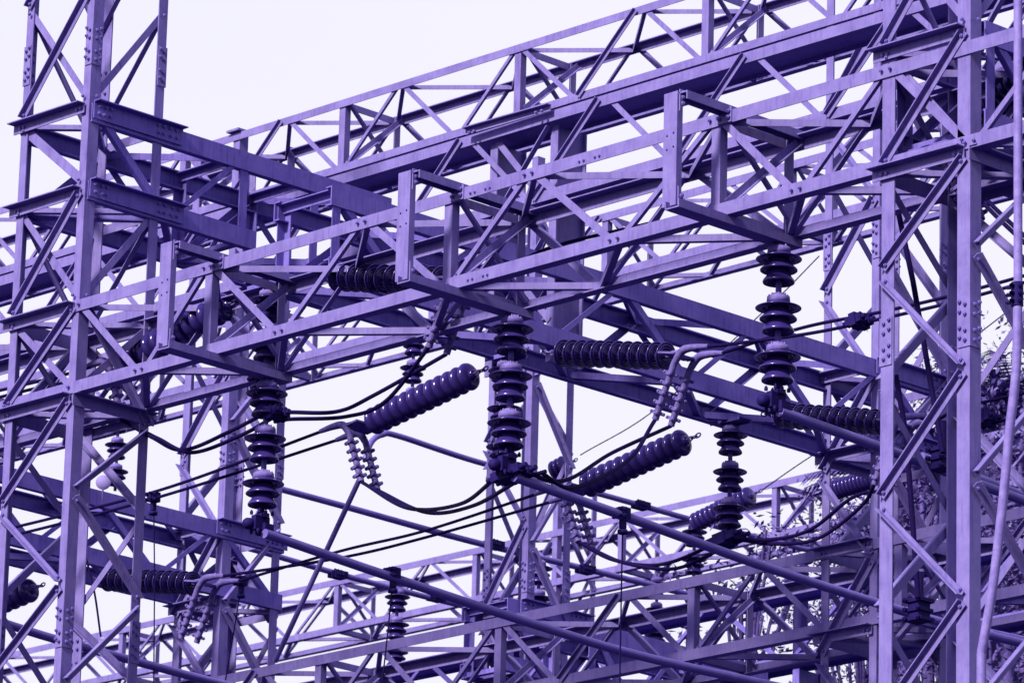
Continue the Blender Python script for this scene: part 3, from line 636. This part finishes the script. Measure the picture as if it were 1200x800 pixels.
# droppers
def dropper(label, pts, r=.0055, cl=True, plane=None):
    t = thing('dropper_wire', label, 'wire', pts[0], 'thin dropper wires')
    b = MB(); b.tube(spline(pts, 8), r, 6); b.build('wire', CABLE, t)
    if cl:
        p = V(pts[0]); b = MB(); b.box(p + Z * .025, .07, .08, .075); b.box(p - Z * .045, .035, .035, .07); b.lathe([(.001, 0), (.035, 0), (.035, -.025), (.001, -.025)], p - Z * .09, Z, 10)
        for dx in (-.04, .04):
            for dz in (0, .045): b.bolt(p + V((dx, -.03, dz)), (dx, 0, 0), .012, .02); b.bolt(p + V((dx * .6, -.045, dz)), -Y, .012, .02)
        b.build('clamp', DARKF, t)
def dn(p, pxb, pyb, ax=0): return at(ax, p[ax], pxb, pyb)
p = at(0, -26.56, 461, 672); dropper('thin wire hanging from the near left tube, left of centre', [p - Z * .02, dn(p, 455, 735), dn(p, 446, 815)])
p = at(0, -24.18, 730, 602); dropper('thin wire hanging from the near tube right of centre', [p - Z * .02, dn(p, 728, 700), dn(p, 726, 815)])
p = px(25.9, 180, 586); dropper('thin wire hanging from the left conductors beside the left tower leg', [p, px(25.9, 181, 680), px(25.9, 180, 815)])
p = px(28.3, 283, 684); dropper('thin wire hanging from the long conductors in front of the lower left tower', [p, px(28.3, 274, 740), px(28.3, 261, 815)])
dropper('thin wire curving inside the left tower, low down', [px(24.5, 97, 640), px(24.5, 110, 690), px(24.5, 118, 745)], .008, False)
dropper('thin wire running down behind the right tower leg', [px(24.5, 1045, 560), px(24.5, 1046, 700), px(24.5, 1045, 815)], .006, False)
tube('support_rod', 'slanted tube dropping left from the open-sky clamps to the bottom', 'rod', [px(25.9, 421, 562), px(25.9, 322, 775)], .020, ALU, 10, None, False)
tube('support_rod', 'dark slim rod leaning between the legs of the right tower, left one', 'rod', [px(24.2, 1052, 245), px(24.2, 1070, 330), px(24.2, 1105, 530)], .018, CABLE, 8, 'dark slim rods', False)
tube('support_rod', 'dark slim rod leaning lower between the legs of the right tower', 'rod', [px(24.6, 1050, 440), px(24.6, 1062, 510), px(24.6, 1076, 700)], .018, CABLE, 8, 'dark slim rods', False)
# clamps on the tube inside the right tower
for (a, b_, lab) in ((1104, 538, 'black bolted clamp on a tube inside the right tower, upper'), (1077, 715, 'black bolted clamp on a tube inside the right tower, lower')):
    p = px(24.9, a, b_); m_ = MB(); m_.box(p, .10, .10, .12)
    for i in range(3):
        m_.box(p + V((0, 0, -.06 + .06 * i)), .15 - .02 * (i == 1), .13, .022)
        for e in (-1, 1): m_.bolt(p + V((.055 * e, -.065, -.06 + .06 * i)), -Y, .016, .02)
    m_.tube([p + Z * .05, p + Z * .25], .03, 8)
    tag(m_.build('tube_clamp', DARKF), lab, 'clamp', 'black clamps inside the right tower')
p = at(0, -24.18, 868, 793); m_ = MB(); m_.box(p, .1, .12, .1)
# number disc on the left truss
t = thing('number_disc', 'small pale blank disc on a stem behind the left tower', 'sign', px(28, 120, 585))
b = MB(); c = px(28, 121, 565); nrm = (EYE - c); nrm.z = 0; nrm.normalize()
b.lathe([(.001, -.004), (.062, -.004), (.064, 0), (.062, .004), (.001, .004)], c, nrm, 32); b.build('disc_face', SIGNM, t)
b = MB(); b.tube([c - Z * .06, c - Z * .2], .008, 6); b.build('stem', FIT, t)
# bent conduit in front of the right tower
t = thing('conduit_pipe', 'pale bent conduit pipe running down beside the right tower', 'pipe', px(22.4, 1150, 800))
pts = [px(22.4, 1193, -60), px(22.4, 1193, 120), px(22.4, 1193, 335)]
b = MB(); b.tube(spline(pts, 8), .0255, 16); b.build('upper_pipe', CONDM, t)
pts = [px(22.4, 1193, 335), px(22.4, 1191, 430), px(22.4, 1183, 505), px(22.4, 1175, 590), px(22.4, 1163, 690), px(22.4, 1150, 765)]
b = MB(); b.tube(spline(pts, 10), .027, 16); b.build('lower_pipe', CONDM, t)
q = px(22.4, 1150, 765); b = MB(); b.tube([q, V((q.x, q.y, 0))], .027, 16); b.build('lower_pipe', CONDM, t)
c = px(22.4, 1192, 345); b = MB(); b.tube([c - Z * .07, c + Z * .07], .036, 16)
for dz in (-.045, 0, .045):
    for e in (-1, 1): b.bolt(c + V((.035 * e, -.02, dz)), (e, -.4, 0), .013, .02); b.bolt(c + V((.0, -.035, dz)), -Y, .012, .02)
b.build('coupling', DARKF, t)

# ------------------------------------------------------------------ trees far behind
def palm(label, x, y, h, R, nf, seed):
    rnd = random.Random(seed); t = thing('palm_tree', label, 'tree', (x, y, 0), 'palms beyond the substation')
    b = MB(); b.tube([(x, y, 0), (x + .1, y, h * .5), (x + .05, y, h)], .2, 10, [.26, .18, .15]); b.build('trunk', BARKM, t)
    c = MB(); top = V((x + .05, y, h))
    for i in range(nf):
        a = rnd.uniform(0, 6.283); el = rnd.uniform(-.4, 1.2); L = R * rnd.uniform(.8, 1.1); d = V((math.cos(a) * math.cos(el), math.sin(a) * math.cos(el), math.sin(el)))
        pts = [top + d * L * s - Z * (L * .45 * s * s) for s in [k / 7 for k in range(8)]]
        for k in range(7):
            s0, s1 = pts[k], pts[k + 1]; ax = (s1 - s0).normalized(); sd_ = ax.cross(Z).normalized()
            c.add([s0 - sd_ * .012, s0 + sd_ * .012, s1 + sd_ * .012, s1 - sd_ * .012], [(0, 1, 2, 3)])
            for m in range(3):
                o = s0.lerp(s1, m / 3); ll = .42 * (1 - .5 * (k / 7)) * rnd.uniform(.8, 1.1)
                for e in (-1, 1):
                    tip = o + sd_ * e * ll * .7 + ax * ll * .55 - Z * ll * .35
                    c.add([o, o + ax * .05, tip], [(0, 1, 2)])
    c.build('crown', LEAFM, t)
def leafy(label, x, y, h, R, n, seed, mt=LEAFM, leaf=.16):
    rnd = random.Random(seed); t = thing('broadleaf_tree', label, 'tree', (x, y, 0), 'leafy trees beyond the substation')
    b = MB(); b.tube([(x, y, 0), (x + .2, y, h * .45), (x, y, h * .72)], .2, 10, [.11 * R, .075 * R, .03 * R])
    cl = []
    for i in range(26):
        a = rnd.uniform(0, 6.283); rr = R * rnd.uniform(.2, .95); c = V((x + math.cos(a) * rr, y + math.sin(a) * rr, h * .72 + rnd.uniform(-.9, 1.1) * R * .75)); cl.append((c, rnd.uniform(.3, .62) * R * .5))
        if i < 14: b.tube(spline([(x, y, h * .5), V((x, y, h * .6)).lerp(c, .5) + Z * .2, c], 4), .012 * R + .008, 5, None)
    b.build('trunk', BARKM, t)
    f = MB(); g2 = MB()
    for i in range(n):
        c, r = rnd.choice(cl); v = V((rnd.gauss(0, .5), rnd.gauss(0, .5), rnd.gauss(0, .42))) * r * 1.3; o = c + v
        d = V((rnd.uniform(-1, 1), rnd.uniform(-1, 1), rnd.uniform(-.9, .4))).normalized(); s_ = d.cross(V((rnd.random(), rnd.random(), 1))).normalized(); L = leaf * rnd.uniform(.7, 1.3)
        (g2 if rnd.random() < .4 else f).add([o, o + d * L * .5 + s_ * L * .2, o + d * L, o + d * L * .5 - s_ * L * .2], [(0, 1, 2, 3)])
    f.build('crown', mt, t); g2.build('crown', LEAF2, t)
def base(pxx, pyy, D):
    d = (at(0, -30, pxx, pyy) - EYE); d = d.normalized(); p = EYE + d * D; return p
for (a, b_, D, R, lab, sd0) in ((1163, 505, 62, 1.5, 'palm with its crown just above the low conductors at the right edge', 3), (1195, 490, 66, 1.6, 'palm crown cut by the right edge beside the conduit', 4), (1058, 575, 60, 1.3, 'palm crown seen between the legs of the right tower', 5)):
    p = base(a, b_, D); palm(lab, p.x, p.y, p.z, R, 34, sd0)
for (a, b_, D, R, lab, sd0, n, lf) in ((1175, 590, 60, 2.0, 'leafy tree behind the conduit at the right edge', 11, 10000, .09), (1085, 640, 58, 1.6, 'leafy tree behind the lower right tower', 12, 8500, .085), (1180, 740, 56, 1.7, 'low leafy tree in the bottom right corner', 13, 8500, .085),
                            (868, 700, 52, .75, 'small drooping tree low behind the girders right of centre', 14, 900, .085), (1010, 745, 55, .8, 'small sparse tree low behind the far leg left of the right tower', 15, 900, .085)):
    p = base(a, b_, D); h = p.z / .72; leafy(lab, p.x, p.y, h, R, n, sd0, LEAFM, lf)
